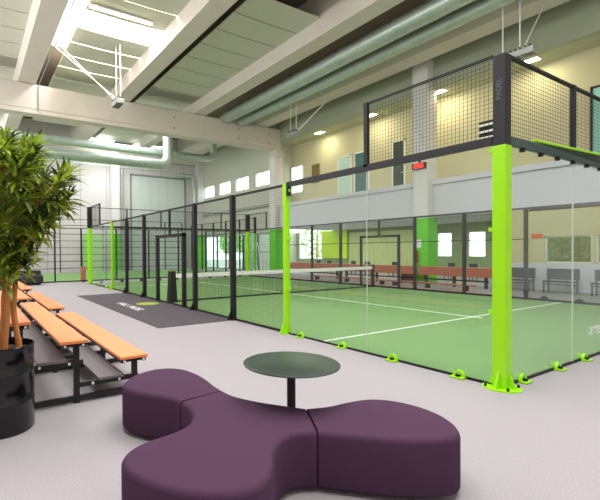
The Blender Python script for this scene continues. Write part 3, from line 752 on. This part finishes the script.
flood(-4.55,10.95,8.42,'floodlight hung on two rods directly above the big corner post',
   [((-5.15,10.95,8.5),(-5.15,10.95,11.3)),((-4.6,10.95,8.55),(-4.6,10.95,11.3)),((-4.5,11.0,8.6),(-4.5,12.5,10.5))])
# red display on the column
t = thing('led_display', 'small glowing red display mounted on the white column', 'display', (-10.1,13.45,5.8))
MB().box(-10.42,-9.76,13.3,13.5,5.60,5.88).build('housing', M_black, t); MB().box(-10.30,-9.80,13.285,13.3,5.63,5.85).build('screen', M_red, t)
MB().box(-10.12,-10.08,13.4,13.5,5.88,6.1).build('bracket', M_black, t)

# ------------------------------------------------------------ ground floor furniture behind the court
def counter(x0, x1, lab):
    t = thing('long_counter', lab, 'counter', ((x0+x1)/2,13,0), 'orange counters beyond the court')
    MB().box(x0,x1,12.8,13.2,.80,.86).build('top', M_wood, t); MB().box(x0,x1,12.78,12.81,.48,.86).build('front_board', M_wood, t)
    for x in (x0+.3,(x0+x1)/2,x1-.3):
        MB().box(x-.05,x+.05,12.85,12.95,0,.8).build('leg', M_black, t)
    MB().box(x0+.2,x1-.2,12.88,12.93,.26,.32).build('foot_rail', M_black, t)
counter(-19.6,-14.7,'long orange counter beyond the court, the one left of the court gate')
counter(-14.6,-9.8,'long orange counter beyond the court, ending at the green column')
counter(-9.7,-6.4,'short orange counter beyond the court, right of the green column')
def lowbench(x0,x1,y,lab):
    t = thing('low_bench', lab, 'bench', ((x0+x1)/2,y,0), 'low benches by the far court side')
    MB().box(x0,x1,y-.16,y+.16,.20,.25).build('seat', M_wood, t)
    for x in (x0+.3,(x0+x1)/2,x1-.3):
        MB().box(x-.04,x+.04,y-.13,y+.13,0,.20).build('leg', M_dark, t)
lowbench(-15.4,-10.4,11.4,'low wooden bench along the far court side, left of the green column')
lowbench(-10.3,-6.4,11.4,'low wooden bench along the far court side, right of the green column')
def bench(x0,x1,lab):
    t = thing('black_bench', lab, 'bench', ((x0+x1)/2,13.2,0), 'black benches against the cream wall')
    MB().box(x0,x1,13.0,13.45,.40,.45).build('seat', M_dark, t)
    b = MB().box(x0,x1,13.44,13.5,.5,.9).build('backrest', M_dark, t)
    for x in (x0+.05,x1-.05):
        MB().box(x-.025,x+.025,13.02,13.07,0,.4).build('leg', M_black, t); MB().box(x-.025,x+.025,13.42,13.47,0,.9).build('leg', M_black, t)
    MB().box(x0,x1,13.2,13.24,.3,.34).build('stretcher', M_black, t)
bench(-6.3,-5.15,'black bench with backrest half hidden by the dark court post'); bench(-4.75,-3.75,'black bench with backrest, middle one under the window'); bench(-3.3,-1.5,'black bench with backrest at the right edge of the photo')
t = thing('waste_bin', 'black bin standing left of the green column', 'bin', (-10.7,13.0,0))
b = MB().box(-10.95,-10.55,12.75,12.79+.4,0,.62)
MB().box(-11.0,-10.55,13.24,13.6,0,.80).build('body', M_black, t); MB().box(-11.03,-10.52,13.21,13.63,.80,.85).build('lid', M_dark, t)
t = thing('fire_extinguisher', 'red extinguisher on the green column beyond the court', 'fire extinguisher', (-10.2,13.45,1.0))
MB().lathe([(0,1.0),(.07,1.0),(.08,1.05),(.08,1.42),(.03,1.5),(.03,1.55),(0,1.55)],(-10.25,13.42,0),16).build('cylinder', mat('extinguisher_red', (200,40,30), .4), t)
MB().box(-10.3,-10.2,13.38,13.46,1.54,1.6).build('valve', M_black, t)
o = MB().box(-10.35,-10.05,13.505,13.515,1.75,2.15).build('safety_sign', M_white); tag(o, 'small white safety sign on the green column', 'sign')
# step ladder
t = thing('step_ladder', 'white step ladder standing open before the far glazing', 'ladder', (-24,13.3,0))
for x in (-24.3,-23.8): each(MB().add(*bar((x,13.1,0),(x+.02,13.45,2.3),.06)), 'rail', M_white, t); MB().add(*bar((x,13.85,0),(x+.02,13.5,2.3),.05)).build('rear_leg', M_white, t)
for k in range(7): MB().box(-24.3,-23.8,13.12+.045*k,13.24+.045*k,.25+.3*k,.28+.3*k).build('tread', M_white, t)
# small tables and chairs in the zone behind
def cafe_chair(x,y,lab):
    t = thing('cafe_chair', lab, 'chair', (x,y,0), 'dark chairs in the room beyond the court')
    MB().box(x-.2,x+.2,y-.2,y+.2,.43,.47).build('seat', M_dark, t); MB().box(x-.2,x+.2,y+.17,y+.2,.55,.9).build('backrest', M_dark, t)
    for a in (-.18,.18):
        for b in (-.18,.18): MB().box(x+a-.015,x+a+.015,y+b-.015,y+b+.015,0,.9 if b>0 else .43).build('leg', M_black, t)
    return t
for x,y in ((-19.5,16.6),(-17.8,17.2),(-16,16.5),(-14.3,17),(-12.3,16.4),(-10.8,17.2),(-9.3,16.6),(-21,17)): cafe_chair(x,y,'dark chair in the room behind the orange counters')

# ------------------------------------------------------------ light
wd = bpy.data.worlds.new('world'); bpy.context.scene.world = wd; wd.use_nodes = True
wd.node_tree.nodes['Background'].inputs[0].default_value = (.93,.97,1,1); wd.node_tree.nodes['Background'].inputs[1].default_value = 2.6
def area(name, loc, sx, sy, power, col=(1,1,1), rot=(0,0,0)):
    l = bpy.data.lights.new(name, 'AREA'); l.shape = 'RECTANGLE'; l.size = sx; l.size_y = sy; l.energy = power; l.color = col
    o = bpy.data.objects.new(name, l); C.objects.link(o); o.location = loc; o.rotation_euler = rot; return o
# overhead area lamps at the skylights, plus unseen ones added to brighten the hall
K = 1.0
area('skylight_lamp', (0,0,11.05), 10, 3, 560*K, (1,.98,.97))
area('skylight_lamp', (0,-5.2,11.05), 10, 3, 560*K, (1,.98,.97))
area('skylight_lamp', (-1.5,5.0,11.05), 6, 3, 420*K, (1,.98,.97))
area('skylight_lamp', (-16.5,.1,12.05), 7.2, 3.2, 1100*K, (1,.99,.98))
area('skylight_lamp', (-28,-6,10.9), 8, 3, 700*K, (1,1,1))
area('skylight_lamp', (-28,4.5,10.6), 8, 3, 600*K, (1,1,1))
area('skylight_lamp', (-16,-9.5,10.9), 12, 3, 600*K, (1,.99,.98))
# unseen fill lamps added high on two walls, tilted up to brighten the ceiling
area('window_lamp', (-16,-12.9,8.2), 24, 3, 2300*K, (.97,.99,1), (PI/2+1.05,0,0))
area('window_lamp', (7.9,1,8.8), 16, 2.5, 900*K, (.97,.99,1), (PI/2+1.15,0,PI/2))
for x in (-5.81,-9.8,-13.95,-18.12): area('downlight_lamp', (x,14.55,9.43), .6, .35, 34, (1,.9,.62))
area('ceiling_lamp', (-17,17,3.2), 8, 3, 110, (.95,1,.8)); area('ceiling_lamp', (-8,17,3.2), 5, 3, 70, (.95,1,.8)); area('ceiling_lamp', (0,17,3.2), 6, 2, 120, (.95,1,.85))

# ------------------------------------------------------------ camera
cam = bpy.data.cameras.new('camera'); co = bpy.data.objects.new('camera', cam); C.objects.link(co)
r = Vector((0.525087,0.851018,-0.007248)); u = Vector((-0.006552,0.012559,0.9999)); f = Vector((-0.851023,0.524987,-0.012171))
co.matrix_world = Matrix(((r.x,u.x,-f.x,2.5593),(r.y,u.y,-f.y,-5.4186),(r.z,u.z,-f.z,1.6651),(0,0,0,1)))
cam.sensor_width = 36; cam.lens = 420.87*36/600; cam.shift_x = (300-228.13)/600; cam.shift_y = (255.92-250)/600; cam.clip_end = 300
sc = bpy.context.scene; sc.camera = co
sc.view_settings.view_transform = 'Standard'; sc.view_settings.look = 'None'; sc.view_settings.gamma = 1; sc.view_settings.exposure = 0.65
sc.cycles.max_bounces = 8; sc.cycles.transparent_max_bounces = 24
